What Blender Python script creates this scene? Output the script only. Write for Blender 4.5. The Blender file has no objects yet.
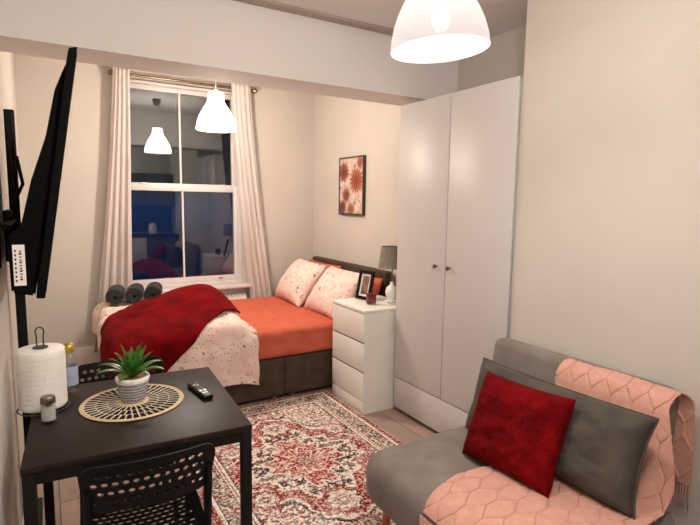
import bpy, bmesh, math, random
import numpy as np
from mathutils import Vector, Matrix, noise

random.seed(7)
C = bpy.context.scene.collection
PI = math.pi

# ---------------------------------------------------------------- camera, world, lights, exposure
CAM_H = 1.55
cam_d = bpy.data.cameras.new('camera'); cam = bpy.data.objects.new('camera', cam_d); C.objects.link(cam)
cam_d.sensor_width = 36.0; cam_d.lens = 507.825 / 700 * 36; cam_d.clip_start = 0.05; cam_d.clip_end = 300
RM = Matrix(((0.85747438, 0.04791769, -0.51229052), (-0.51431976, 0.10805741, -0.85076365), (0.01459016, 0.99298917, 0.11730147)))
cam.matrix_world = Matrix.Translation((0, 0, CAM_H)) @ RM.to_4x4()
bpy.context.scene.camera = cam

sc = bpy.context.scene
sc.view_settings.view_transform = 'Standard'; sc.view_settings.look = 'None'
sc.view_settings.gamma = 1; sc.view_settings.use_curve_mapping = False
sc.view_settings.exposure = 0.0

w = bpy.data.worlds.new('dusk_sky'); sc.world = w; w.use_nodes = True
nt = w.node_tree; nt.nodes.clear()
wo = nt.nodes.new('ShaderNodeOutputWorld'); bg = nt.nodes.new('ShaderNodeBackground')
tc = nt.nodes.new('ShaderNodeTexCoord'); sep = nt.nodes.new('ShaderNodeSeparateXYZ'); cr = nt.nodes.new('ShaderNodeValToRGB')
mr = nt.nodes.new('ShaderNodeMapRange'); mr.inputs[1].default_value = -0.2; mr.inputs[2].default_value = 0.2
nt.links.new(tc.outputs['Generated'], sep.inputs[0]); nt.links.new(sep.outputs[2], mr.inputs[0])
nt.links.new(mr.outputs[0], cr.inputs[0]); nt.links.new(cr.outputs[0], bg.inputs[0]); nt.links.new(bg.outputs[0], wo.inputs[0])
els = cr.color_ramp.elements
els[0].position = 0.0; els[0].color = (0.006, 0.010, 0.030, 1)
els[1].position = 1.0; els[1].color = (0.004, 0.006, 0.012, 1)
for p, c_ in ((0.30, (0.006, 0.010, 0.035, 1)), (0.36, (0.008, 0.016, 0.06, 1)), (0.47, (0.010, 0.026, 0.085, 1)), (0.53, (0.012, 0.022, 0.05, 1)), (0.60, (0.008, 0.013, 0.018, 1))):
    e = els.new(p); e.color = c_

L1 = (1.13, 1.33, 2.047)      # rim centre of the near pendant
L2 = (1.195, 4.05, 2.10)     # rim centre of the far pendant
def point_light(name, loc, watts, col, r):
    d = bpy.data.lights.new(name, 'POINT'); d.energy = watts; d.color = col; d.shadow_soft_size = r
    o = bpy.data.objects.new(name, d); C.objects.link(o); o.location = loc; return o
LC1 = (1.0, 0.955, 0.915); LC2 = (1.0, 0.895, 0.775)
point_light('near_bulb_light', (L1[0], L1[1], L1[2] + .09), 35, LC1, 0.05)
point_light('far_bulb_light', (L2[0], L2[1], L2[2] + .09), 74, LC2, 0.05)
point_light('added_fill_light', (0.62, 0.25, 2.56), 60, (1.0, .94, .88), 0.10)  # fill light added behind the camera to brighten the room
SHADE_E1, SHADE_E2 = .5, 20

# ---------------------------------------------------------------- material helpers
def lin(r, g, b):
    f = lambda c: (c / 255) / 12.92 if c / 255 <= .04045 else ((c / 255 + .055) / 1.055) ** 2.4
    return (f(r), f(g), f(b), 1)
class NM:
    def __init__(s, name):
        s.m = bpy.data.materials.new(name); s.m.use_nodes = True; s.t = s.m.node_tree
        s.b = s.t.nodes['Principled BSDF']; s.out = s.t.nodes['Material Output']
    def n(s, typ, **kw):
        x = s.t.nodes.new(typ)
        for k, v in kw.items(): setattr(x, k, v)
        return x
    def l(s, a, b): s.t.links.new(a, b)
    def coords(s, kind='Object', scale=(1, 1, 1), rot=(0, 0, 0)):
        tc = s.n('ShaderNodeTexCoord'); mp = s.n('ShaderNodeMapping'); s.l(tc.outputs[kind], mp.inputs[0])
        mp.inputs['Scale'].default_value = scale; mp.inputs['Rotation'].default_value = rot
        return mp.outputs[0]
    def noise(s, vec, scale, detail=3, rough=.5):
        x = s.n('ShaderNodeTexNoise'); s.l(vec, x.inputs['Vector']); x.inputs['Scale'].default_value = scale
        x.inputs['Detail'].default_value = detail; x.inputs['Roughness'].default_value = rough; return x.outputs['Fac']
    def ramp(s, fac, stops):
        x = s.n('ShaderNodeValToRGB'); s.l(fac, x.inputs[0]); e = x.color_ramp.elements
        e[0].position, e[0].color = stops[0]; e[1].position, e[1].color = stops[-1]
        for p, c in stops[1:-1]: y = e.new(p); y.color = c
        return x.outputs[0]
    def bump(s, h, strength=.3, dist=.002):
        x = s.n('ShaderNodeBump'); s.l(h, x.inputs['Height']); x.inputs['Strength'].default_value = strength
        x.inputs['Distance'].default_value = dist; s.l(x.outputs[0], s.b.inputs['Normal'])
    def mix(s, fac, a, b, blend='MIX'):
        x = s.n('ShaderNodeMix', data_type='RGBA', blend_type=blend)
        for sock, v in ((x.inputs[0], fac), (x.inputs[6], a), (x.inputs[7], b)):
            if hasattr(v, 'links'): s.l(v, sock)
            else: sock.default_value = v
        return x.outputs[2]
def set_in(b, **kw):
    names = dict(rough='Roughness', metal='Metallic', coat='Coat Weight', trans='Transmission Weight', ior='IOR', sheen='Sheen Weight', sheenr='Sheen Roughness', spec='Specular IOR Level', alpha='Alpha', coatr='Coat Roughness')
    for k, v in kw.items(): b.inputs[names[k]].default_value = v
def mottled(name, col, col2=None, scale=6, rough=.6, bump=0, bscale=120, bdist=.001, stretch=(1, 1, 1), **kw):
    m = NM(name); v = m.coords('Object', stretch)
    c2 = col2 or tuple(min(1, x * 1.12) for x in col[:3]) + (1,)
    m.l(m.ramp(m.noise(v, scale), [(.3, col), (.7, c2)]), m.b.inputs['Base Color'])
    set_in(m.b, rough=rough, **kw)
    if bump: m.bump(m.noise(v, bscale, 4), bump, bdist)
    return m.m
def velvet(name, col, col2, rough=.75, sheen=.5, bscale=60, bdist=.003):
    m = NM(name); v = m.coords('Object')
    f = m.noise(v, 9, 4); m.l(m.ramp(f, [(.32, col), (.68, col2)]), m.b.inputs['Base Color'])
    set_in(m.b, rough=rough, sheen=sheen, sheenr=.4, spec=.12)
    m.b.inputs['Sheen Tint'].default_value = tuple(min(1, c * 2.2 + .05) for c in col2[:3]) + (1,)
    m.bump(m.noise(v, bscale, 4), .4, bdist); return m.m
M = {}
M['wall'] = mottled('wall_paint', lin(206, 198, 188), lin(210, 202, 192), 3, .75, .15, 180, .0008)
M['ceiling'] = mottled('ceiling_paint', lin(232, 227, 223), lin(235, 230, 227), 2, .8, .1, 150)
M['trim'] = mottled('trim_gloss_paint', lin(232, 226, 220), None, 3, .4)
M['upvc'] = mottled('white_window_frame', lin(216, 208, 206), lin(220, 213, 211), 3, .35)
M['wardrobe'] = mottled('white_foil_gloss', lin(208, 203, 200), lin(212, 207, 204), 2, .42, .05, 14, .002)
M['chest'] = mottled('white_lacquer', lin(240, 235, 227), lin(243, 239, 231), 3, .4)
M['gap'] = mottled('dark_gap', lin(70, 62, 56), None, 4, .8)
M['black_metal'] = mottled('black_metal', lin(6, 6, 6), lin(9, 8, 8), 8, .5, spec=.22)
M['black_plastic'] = mottled('black_plastic', lin(6, 6, 7), lin(9, 9, 10), 10, .42, spec=.22)
M['tv_back'] = mottled('tv_back_plastic', lin(3, 3, 3), lin(4, 4, 4), 10, .8, .2, 300, .0005, spec=.12)
M['steel'] = mottled('brushed_nickel', lin(120, 108, 98), lin(150, 138, 126), 30, .3, metal=1.0)
M['bronze'] = mottled('antique_rod', lin(110, 92, 78), lin(140, 120, 102), 20, .3, metal=.9)
M['orange'] = velvet('burnt_orange_sheet', lin(196, 96, 72), lin(206, 106, 82), .8, .15, 25, .002)
M['grey_velvet'] = velvet('grey_velvet', lin(122, 114, 107), lin(136, 128, 120), .7, .35, 40, .003)
M['bed_velvet'] = velvet('brown_grey_velvet', lin(66, 54, 44), lin(86, 72, 60), .75, .35, 40, .003)
M['cush_velvet'] = velvet('grey_cushion_velvet', lin(72, 66, 60), lin(88, 81, 74), .7, .35, 30, .003)
M['red_fleece'] = velvet('deep_red_fleece', lin(88, 0, 4), lin(124, 2, 8), .95, 0, 55, .01)
M['red_cushion'] = velvet('red_teddy_fabric', lin(84, 0, 5), lin(118, 2, 9), .95, 0, 110, .012)
M['towel'] = mottled('charcoal_towel', lin(44, 42, 43), lin(62, 60, 60), 60, .95, .8, 260, .004)
M['pink_knit'] = mottled('blush_knit', lin(206, 150, 131), lin(217, 163, 145), 25, .85, .5, 330, .002, sheen=.2)
M['curtain'] = mottled('cream_curtain', lin(206, 194, 188), lin(214, 203, 198), 5, .9, .2, 260, .001, stretch=(1, 1, .3))
M['paper'] = mottled('white_paper', lin(240, 236, 230), None, 10, .95, .6, 70, .003, stretch=(1, 1, 1))
M['white'] = mottled('plain_white', lin(235, 232, 228), None, 5, .5)
M['enamel'] = mottled('radiator_enamel', lin(232, 224, 216), None, 5, .35)
M['gold'] = mottled('gold_cap', lin(196, 160, 70), lin(214, 178, 92), 20, .3, metal=.7)
M['wood_leg'] = mottled('orange_wood', lin(186, 96, 44), lin(202, 116, 60), 6, .4, stretch=(4, 4, 1))
M['wax'] = mottled('dark_red_wax', lin(110, 8, 20), lin(122, 12, 26), 10, .4)
M['soil'] = mottled('gravel_soil', lin(150, 92, 58), lin(206, 160, 112), 90, .9, 1, 160, .006)
M['potwhite'] = mottled('pot_rim', lin(246, 242, 236), None, 20, .6)
M['salt'] = mottled('salt', lin(238, 236, 232), None, 60, .9)
M['lampshade_grey'] = mottled('grey_shade_fabric', lin(120, 112, 104), lin(142, 134, 126), 20, .9)
M['kitchen_dark'] = mottled('dark_worktop', lin(40, 36, 36), lin(56, 52, 52), 30, .35)
M['kitchen_door'] = mottled('kitchen_grey_door', lin(96, 90, 88), lin(104, 98, 96), 4, .4)
M['splash'] = mottled('blue_splashback', lin(36, 62, 120), lin(44, 74, 134), 4, .25)
M['plinth'] = mottled('dark_velvet_feet', lin(150, 146, 142), None, 10, .3, metal=.8)

def wood_floor():
    m = NM('grey_oak_laminate'); v = m.coords('Object', (1, 1, 1))
    br = m.n('ShaderNodeTexBrick'); mp = m.coords('Object', (1, 1, 1), (0, 0, PI / 2)); m.l(mp, br.inputs['Vector'])
    br.inputs['Scale'].default_value = 1; br.inputs['Brick Width'].default_value = 1.2; br.inputs['Row Height'].default_value = .19
    br.inputs['Mortar Size'].default_value = .0025; br.offset = .37
    br.inputs['Color1'].default_value = lin(196, 178, 168); br.inputs['Color2'].default_value = lin(180, 162, 154); br.inputs['Mortar'].default_value = lin(78, 66, 60)
    g = m.noise(m.coords('Object', (30, 2.2, 1)), 3, 5, .6)
    m.l(m.mix(.55, br.outputs[0], m.ramp(g, [(.25, lin(108, 90, 80)), (.75, lin(178, 160, 148))]), 'OVERLAY'), m.b.inputs['Base Color'])
    set_in(m.b, rough=.45); m.bump(g, .15, .001); return m.m
M['floor'] = wood_floor()
def black_wood():
    m = NM('black_brown_wood'); g = m.noise(m.coords('Object', (2, 40, 8)), 4, 5, .6)
    m.l(m.ramp(g, [(.3, lin(28, 18, 15)), (.55, lin(40, 28, 24)), (.75, lin(56, 42, 37))]), m.b.inputs['Base Color'])
    set_in(m.b, rough=.45, spec=.22); m.bump(g, .25, .001); return m.m
M['table'] = black_wood()
def floral():
    m = NM('pink_sprig_cotton'); v = m.coords('Object')
    base = m.ramp(m.noise(v, 5, 3), [(.35, lin(236, 204, 192)), (.65, lin(244, 220, 210))])
    def spots(scale, thr, col, prev, rnd=.6):
        vo = m.n('ShaderNodeTexVoronoi'); m.l(v, vo.inputs['Vector']); vo.inputs['Scale'].default_value = scale; vo.inputs['Randomness'].default_value = 1
        nz = m.noise(v, scale * 5, 2)
        ad = m.n('ShaderNodeMath', operation='MULTIPLY_ADD'); m.l(nz, ad.inputs[0]); ad.inputs[1].default_value = rnd; m.l(vo.outputs['Distance'], ad.inputs[2])
        rr = m.ramp(ad.outputs[0], [(thr, (1, 1, 1, 1)), (thr + .05, (0, 0, 0, 1))])
        sepc = m.n('ShaderNodeSeparateColor'); m.l(vo.outputs['Color'], sepc.inputs[0])
        gt = m.n('ShaderNodeMath', operation='GREATER_THAN'); m.l(sepc.outputs[0], gt.inputs[0]); gt.inputs[1].default_value = .45
        mu = m.n('ShaderNodeMath', operation='MULTIPLY'); m.l(rr, mu.inputs[0]); m.l(gt.outputs[0], mu.inputs[1])
        return m.mix(mu.outputs[0], prev, col)
    c = spots(13, .46, lin(138, 116, 118), base)
    c = spots(26, .46, lin(212, 158, 150), c)
    c = spots(40, .48, lin(152, 126, 122), c)
    m.l(c, m.b.inputs['Base Color']); set_in(m.b, rough=.9); m.bump(m.noise(v, 30, 3), .3, .003); return m.m
M['floral'] = floral()
def vcol(name, rough=.9, bump=.5, bscale=250, bdist=.002, spec=.2):
    m = NM(name); a = m.n('ShaderNodeVertexColor', layer_name='Col'); m.l(a.outputs[0], m.b.inputs['Base Color'])
    set_in(m.b, rough=rough, spec=spec)
    if bump: m.bump(m.noise(m.coords('Object'), bscale, 3), bump, bdist)
    return m.m
M['rug'] = vcol('woven_rug_pattern', .95, .6, 220, .003)
M['art'] = vcol('printed_flowers', .55, 0)
def emit(name, col, e):
    m = NM(name); m.b.inputs['Base Color'].default_value = (.9, .88, .85, 1); m.b.inputs['Emission Color'].default_value = tuple(col) + (1,)
    m.b.inputs['Emission Strength'].default_value = e; set_in(m.b, rough=.4); return m.m
def shade(name, col, out, inn, clear=.5):
    """thin frosted plastic: lets part of the bulb's light straight through and glows itself"""
    m = NM(name); t = m.n('ShaderNodeBsdfTransparent'); t.inputs[0].default_value = (1, .97, .94, 1)
    e = m.n('ShaderNodeEmission'); g = m.n('ShaderNodeNewGeometry')
    c = m.coords('Object'); sp = m.n('ShaderNodeSeparateXYZ'); m.l(c, sp.inputs[0])
    hr = m.n('ShaderNodeMapRange'); m.l(sp.outputs[2], hr.inputs[0]); hr.inputs[1].default_value = 0; hr.inputs[2].default_value = .12
    hr.inputs[3].default_value = out; hr.inputs[4].default_value = out * 2.2
    mr = m.n('ShaderNodeMix', data_type='FLOAT'); m.l(g.outputs['Backfacing'], mr.inputs[0]); m.l(hr.outputs[0], mr.inputs[2]); mr.inputs[3].default_value = inn
    e.inputs[0].default_value = tuple(col) + (1,); m.l(mr.outputs[0], e.inputs[1])
    mx = m.n('ShaderNodeMixShader'); mx.inputs[0].default_value = 1 - clear; m.l(t.outputs[0], mx.inputs[1]); m.l(e.outputs[0], mx.inputs[2]); m.l(mx.outputs[0], m.out.inputs[0])
    return m.m
M['shade1'] = shade('lit_shade_near', (1, .90, .85), SHADE_E1, 2.4, .5)
M['shade2'] = shade('lit_shade_far', (1, .92, .86), SHADE_E2, 20, .65)
M['bulb'] = shade('lit_bulb', (1, .95, .9), 1.6, 1.6, .7)
def glass(name, tint, fac):
    m = NM(name); t = m.n('ShaderNodeBsdfTransparent'); t.inputs[0].default_value = tint
    g = m.n('ShaderNodeBsdfGlossy'); g.inputs['Roughness'].default_value = 0; g.inputs[0].default_value = (1, 1, 1, 1)
    mx = m.n('ShaderNodeMixShader'); mx.inputs[0].default_value = fac
    m.l(t.outputs[0], mx.inputs[1]); m.l(g.outputs[0], mx.inputs[2]); m.l(mx.outputs[0], m.out.inputs[0]); return m.m
M['pane'] = glass('window_glass', (.86, .92, .92, 1), .085)
M['jar'] = glass('clear_glass', (.90, .90, .90, 1), .10)
def leafm():
    m = NM('succulent_leaf'); v = m.coords('Object')
    m.l(m.ramp(m.noise(v, 40, 2), [(.3, lin(30, 78, 22)), (.7, lin(84, 140, 46))]), m.b.inputs['Base Color']); set_in(m.b, rough=.35); return m.m
M['leaf'] = leafm()
def pot():
    m = NM('ribbed_grey_pot'); w_ = m.n('ShaderNodeTexWave', wave_type='BANDS', bands_direction='Z'); m.l(m.coords('Object'), w_.inputs['Vector'])
    w_.inputs['Scale'].default_value = 26; w_.inputs['Distortion'].default_value = 2.5; w_.inputs['Detail Scale'].default_value = 3
    m.l(m.ramp(w_.outputs['Fac'], [(.25, lin(112, 112, 124)), (.6, lin(196, 192, 194))]), m.b.inputs['Base Color']); set_in(m.b, rough=.7); m.bump(w_.outputs['Fac'], .6, .003); return m.m
M['pot'] = pot()
M['straw'] = mottled('natural_straw', lin(206, 178, 138), lin(232, 208, 170), 120, .8, .8, 300, .003)
M['black_straw'] = mottled('black_straw', lin(30, 26, 26), lin(48, 42, 40), 120, .8)

# ---------------------------------------------------------------- mesh helpers
def tag(o, label=None, cat=None, group=None, kind=None):
    if label: o['label'] = label
    if cat: o['category'] = cat
    if group: o['group'] = group
    if kind: o['kind'] = kind
    return o
def finish(name, bm, mat, parent=None, smooth=False, angle=40):
    me = bpy.data.meshes.new(name)
    bmesh.ops.recalc_face_normals(bm, faces=bm.faces[:]) if not getattr(bm, 'norecalc', False) else None
    if smooth:
        for f in bm.faces: f.smooth = True
    bm.to_mesh(me); bm.free()
    if smooth and angle:
        me.set_sharp_from_angle(angle=math.radians(angle))
    if mat: me.materials.append(mat)
    o = bpy.data.objects.new(name, me); C.objects.link(o)
    if parent: o.parent = parent
    return o
def thing(name, label, cat, loc=(0, 0, 0), rz=0, group=None):
    o = bpy.data.objects.new(name, None); C.objects.link(o); o.location = loc; o.rotation_euler = (0, 0, rz)
    o.empty_display_size = .1
    return tag(o, label, cat, group)
def add_box(bm, x0, x1, y0, y1, z0, z1, bev=0, seg=2):
    b = bmesh.new(); vs = [b.verts.new((x, y, z)) for x in (x0, x1) for y in (y0, y1) for z in (z0, z1)]
    for q in ((0, 1, 3, 2), (4, 6, 7, 5), (0, 4, 5, 1), (2, 3, 7, 6), (0, 2, 6, 4), (1, 5, 7, 3)): b.faces.new([vs[i] for i in q])
    if bev: bmesh.ops.bevel(b, geom=b.edges[:], offset=bev, segments=seg, affect='EDGES', profile=.5)
    merge(bm, b); return bm
def merge(bm, b, mat=None):
    if mat is not None: bmesh.ops.transform(b, matrix=mat, verts=b.verts[:])
    me = bpy.data.meshes.new('t'); b.to_mesh(me); b.free(); bm.from_mesh(me); bpy.data.meshes.remove(me)
def box(name, x0, x1, y0, y1, z0, z1, mat, parent=None, bev=.0, seg=2):
    bm = bmesh.new(); add_box(bm, x0, x1, y0, y1, z0, z1, bev, seg); return finish(name, bm, mat, parent, smooth=bev > 0, angle=50)
def add_tube(bm, pts, r, seg=10, cap=True):
    pts = [Vector(p) for p in pts]; n = len(pts); rs = r if isinstance(r, (list, tuple)) else [r] * n
    rings = []; up = None
    for i, p in enumerate(pts):
        d = (pts[min(i + 1, n - 1)] - pts[max(i - 1, 0)]).normalized()
        if up is None: up = Vector((0, 0, 1)) if abs(d.z) < .9 else Vector((1, 0, 0))
        a = d.cross(up).normalized(); b_ = a.cross(d).normalized(); up = b_
        rings.append([bm.verts.new(p + rs[i] * (math.cos(2 * PI * k / seg) * a + math.sin(2 * PI * k / seg) * b_)) for k in range(seg)])
    for i in range(n - 1):
        for k in range(seg): bm.faces.new((rings[i][k], rings[i][(k + 1) % seg], rings[i + 1][(k + 1) % seg], rings[i + 1][k]))
    if cap: bm.faces.new(rings[0][::-1]); bm.faces.new(rings[-1])
    return bm
def add_lathe(bm, prof, c=(0, 0, 0), seg=32, close=False):
    rings = []
    for r, z in prof:
        if r < 1e-6: rings.append([bm.verts.new((c[0], c[1], c[2] + z))])
        else: rings.append([bm.verts.new((c[0] + r * math.cos(2 * PI * k / seg), c[1] + r * math.sin(2 * PI * k / seg), c[2] + z)) for k in range(seg)])
    pr = list(zip(rings[:-1], rings[1:])) + ([(rings[-1], rings[0])] if close else [])
    for A, B in pr:
        for k in range(seg):
            k2 = (k + 1) % seg
            if len(A) == 1 and len(B) == 1: continue
            if len(A) == 1: bm.faces.new((A[0], B[k2], B[k]))
            elif len(B) == 1: bm.faces.new((A[k], A[k2], B[0]))
            else: bm.faces.new((A[k], A[k2], B[k2], B[k]))
    return bm
def lathe(name, prof, mat, parent=None, c=(0, 0, 0), seg=32, close=False, angle=45):
    bm = bmesh.new(); add_lathe(bm, prof, c, seg, close); return finish(name, bm, mat, parent, True, angle)
def tube(name, pts, r, mat, parent=None, seg=10):
    bm = bmesh.new(); add_tube(bm, pts, r, seg); return finish(name, bm, mat, parent, True, 60)
def grid_mesh(name, P, mat, parent=None, thick=0, smooth=True, colors=None, closed_u=False, offset=-1):
    """P: (nu,nv,3) array"""
    nu, nv = P.shape[:2]; co = P.reshape(-1, 3)
    idx = np.arange(nu * nv).reshape(nu, nv)
    if closed_u: idx = np.vstack([idx, idx[:1]])
    F = np.stack([idx[:-1, :-1], idx[1:, :-1], idx[1:, 1:], idx[:-1, 1:]], -1).reshape(-1, 4)
    me = bpy.data.meshes.new(name); me.from_pydata(co.tolist(), [], F.tolist())
    if smooth: me.polygons.foreach_set('use_smooth', [True] * len(me.polygons))
    if colors is not None:
        ca = me.color_attributes.new('Col', 'FLOAT_COLOR', 'POINT'); ca.data.foreach_set('color', colors.reshape(-1).astype(np.float32))
    me.materials.append(mat); o = bpy.data.objects.new(name, me); C.objects.link(o)
    if parent: o.parent = parent
    if thick:
        md = o.modifiers.new('thickness', 'SOLIDIFY'); md.thickness = thick; md.offset = offset
    return o
def fnoise(x, y, z=0.): return noise.noise(Vector((x, y, z)))
def ngrid(X, Y, s, seed=0., oct_=1):
    out = np.zeros(X.shape)
    it = np.nditer(X, flags=['multi_index'])
    for v in it:
        i = it.multi_index; a = 0; amp = 1; f = s
        for _ in range(oct_): a += amp * noise.noise(Vector((X[i] * f, Y[i] * f, seed))); amp *= .5; f *= 2.1
        out[i] = a
    return out
def frame_m(origin, xa, ya):
    xa = Vector(xa).normalized(); ya = Vector(ya); ya = (ya - xa * ya.dot(xa)).normalized(); za = xa.cross(ya)
    return Matrix.Translation(origin) @ Matrix((xa, ya, za)).transposed().to_4x4()
def dup(root, loc=None, rz=None, label=None):
    r = root.copy(); C.objects.link(r)
    if loc is not None: r.location = loc
    if rz is not None: r.rotation_euler = (0, 0, rz)
    if label: r['label'] = label
    for ch in list(root.children):
        c = ch.copy(); C.objects.link(c); c.parent = r
        for g in ch.children:
            d = g.copy(); C.objects.link(d); d.parent = c
    return r
def struct(o): o['kind'] = 'structure'; return o

# ---------------------------------------------------------------- the room
WL, WA, WR, YW = -0.15, 2.60, 2.205, 5.14      # left wall, alcove wall, near right wall, window wall
YB = -0.25; ZC, ZC2 = 2.65, 2.72
BY0, BY1, BZ = 2.85, 3.15, 2.27
struct(box('floor', -1.3, 2.75, YB - .1, 5.3, -.1, 0, M['floor']))
struct(box('wall_left', WL - .12, WL, 1.1, YW, 0, 2.9, M['wall']))
struct(box('wall_lobby', -1.3, WL - .12, 1.1, 1.22, 0, 2.9, M['wall']))
struct(box('wall_lobby_side', -1.3, -1.18, YB, 1.1, 0, 2.9, M['wall']))
struct(box('wall_back', -1.3, 2.75, YB - .12, YB, 0, 2.9, M['wall']))
bm = bmesh.new(); add_box(bm, WR, 2.75, YB, 1.914, 0, 2.9)
struct(finish('wall_right', bm, M['wall']))
struct(box('wall_alcove', WA, 2.75, 1.914, YW + .16, 0, 2.9, M['wall']))
# window wall with its opening
ox0, ox1, oz0, oz1 = .625, 1.765, .69, 2.645
bm = bmesh.new()
add_box(bm, WL - .12, ox0, YW, YW + .16, 0, 2.9); add_box(bm, ox1, WA, YW, YW + .16, 0, 2.9)
add_box(bm, ox0, ox1, YW, YW + .16, 0, oz0); add_box(bm, ox0, ox1, YW, YW + .16, oz1, 2.9)
struct(finish('wall_window', bm, M['wall']))
struct(box('ceiling', -1.3, 2.75, YB - .1, BY1 - .01, ZC, ZC + .12, M['ceiling']))
struct(box('ceiling_window_bay', WL - .12, 2.75, BY1 - .01, 5.3, ZC2, ZC2 + .12, M['ceiling']))
struct(box('trim_beam', WL, WA, BY0, BY1, BZ, ZC2 + .05, M['ceiling']))
struct(box('trim_ceiling_strip', WL, WA, BY0 - .085, BY0, ZC - .012, ZC, mottled('darker_strip_tone', lin(172, 156, 146)), bev=.004))  # thin strip along the beam, coloured darker than the ceiling
struct(box('baseboard_window', WL, WA, YW - .018, YW, 0, .20, M['trim'], bev=.005))
struct(box('baseboard_left', WL, WL + .015, 1.1, YW - .02, 0, .14, M['trim'], bev=.005))
struct(box('baseboard_alcove', WA - .018, WA, 3.0, YW - .02, 0, .15, M['trim'], bev=.005))
struct(box('baseboard_right', WR - .015, WR, .5, 1.905, 0, .13, M['trim'], bev=.005))

# window_1
win = bpy.data.objects.new('window_1', None); C.objects.link(win); win.location = (1.195, YW, oz0); struct(win)
def wl(x0, x1, y0, y1, z0, z1, name, mat='upvc', bev=.004, par=win):
    return box(name, x0 - 1.195, x1 - 1.195, y0, y1, z0 - oz0, z1 - oz0, M[mat], par, bev)
bm = bmesh.new()
for a in ((ox0, ox0 + .035, oz0, oz1), (ox1 - .035, ox1, oz0, oz1), (ox0 + .035, ox1 - .035, oz0, oz0 + .03), (ox0 + .035, ox1 - .035, oz1 - .03, oz1)):
    add_box(bm, a[0] - 1.195, a[1] - 1.195, .01, .13, a[2] - oz0, a[3] - oz0, .003)
finish('window_frame', bm, M['upvc'], win, True)
def sash(name, z0, z1, y0, top, bot):
    bm = bmesh.new(); x0, x1 = ox0 + .035 - 1.195, ox1 - .035 - 1.195
    gx0, gx1 = .695 - 1.195, 1.695 - 1.195
    add_box(bm, x0, gx0, y0, y0 + .045, z0 - oz0, z1 - oz0, .003); add_box(bm, gx1, x1, y0, y0 + .045, z0 - oz0, z1 - oz0, .003)
    add_box(bm, gx0, gx1, y0, y0 + .045, z1 - top - oz0, z1 - oz0, .003); add_box(bm, gx0, gx1, y0, y0 + .045, z0 - oz0, z0 + bot - oz0, .003)
    o = finish(name, bm, M['upvc'], win, True)
    box('glazing_bar', -.0225, -.0055, y0 + .008, y0 + .034, z0 + bot - oz0, z1 - top - oz0, M['upvc'], o)
    p = box('pane', gx0, gx1, y0 + .019, y0 + .023, z0 + bot - oz0, z1 - top - oz0, M['pane'], o)
    return o
s_low = sash('lower_sash', .72, 1.69, .03, .055, .058)
s_up = sash('upper_sash', 1.66, 2.62, .08, .045, .05)
for x in (.83, 1.58):
    box('sash_catch', x - .03 - 1.195, x + .03 - 1.195, .035, .06, 1.69 - oz0, 1.712 - oz0, M['upvc'], s_low, .006)
tube('sash_lift', [(.335, .028, .75 - oz0), (.335, .012, .755 - oz0), (.365, .012, .755 - oz0), (.365, .028, .75 - oz0)], .006, M['steel'], s_low, 8)
box('window_sill',   .585 - 1.195, 1.835 - 1.195, -.13, .012, oz0 - .035 - oz0, oz0 - .002 - oz0, M['upvc'], win, .006)
box('sill_skirt', .62 - 1.195, 1.79 - 1.195, -.012, 0, -.12, -.036, M['upvc'], win, .003)

# radiator
rad = thing('radiator', 'white panel radiator on the wall below the window, behind the bed', 'radiator', (1.26, 5.070, .12))
bm = bmesh.new()
add_box(bm, -.52, .52, -.03, .03, 0, .45, .006)
for i in range(30): add_box(bm, -.505 + i * .0345, -.487 + i * .0345, -.042, -.029, .02, .43, .005, 1)
finish('panel', bm, M['enamel'], rad, True)
bm = bmesh.new()
for i in range(26): add_box(bm, -.50 + i * .0392, -.475 + i * .0392, -.035, .035, .45, .465, .002, 1)
finish('top_grille', bm, M['enamel'], rad, True)
lathe('valve', [(0, 0), (.018, 0), (.02, .02), (.018, .06), (0, .065)], M['white'], rad, (.55, 0, .03), 16)
for sx in (-.4, .4): box('bracket', sx - .02, sx + .02, .03, .064, .1, .35, M['enamel'], rad)

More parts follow.
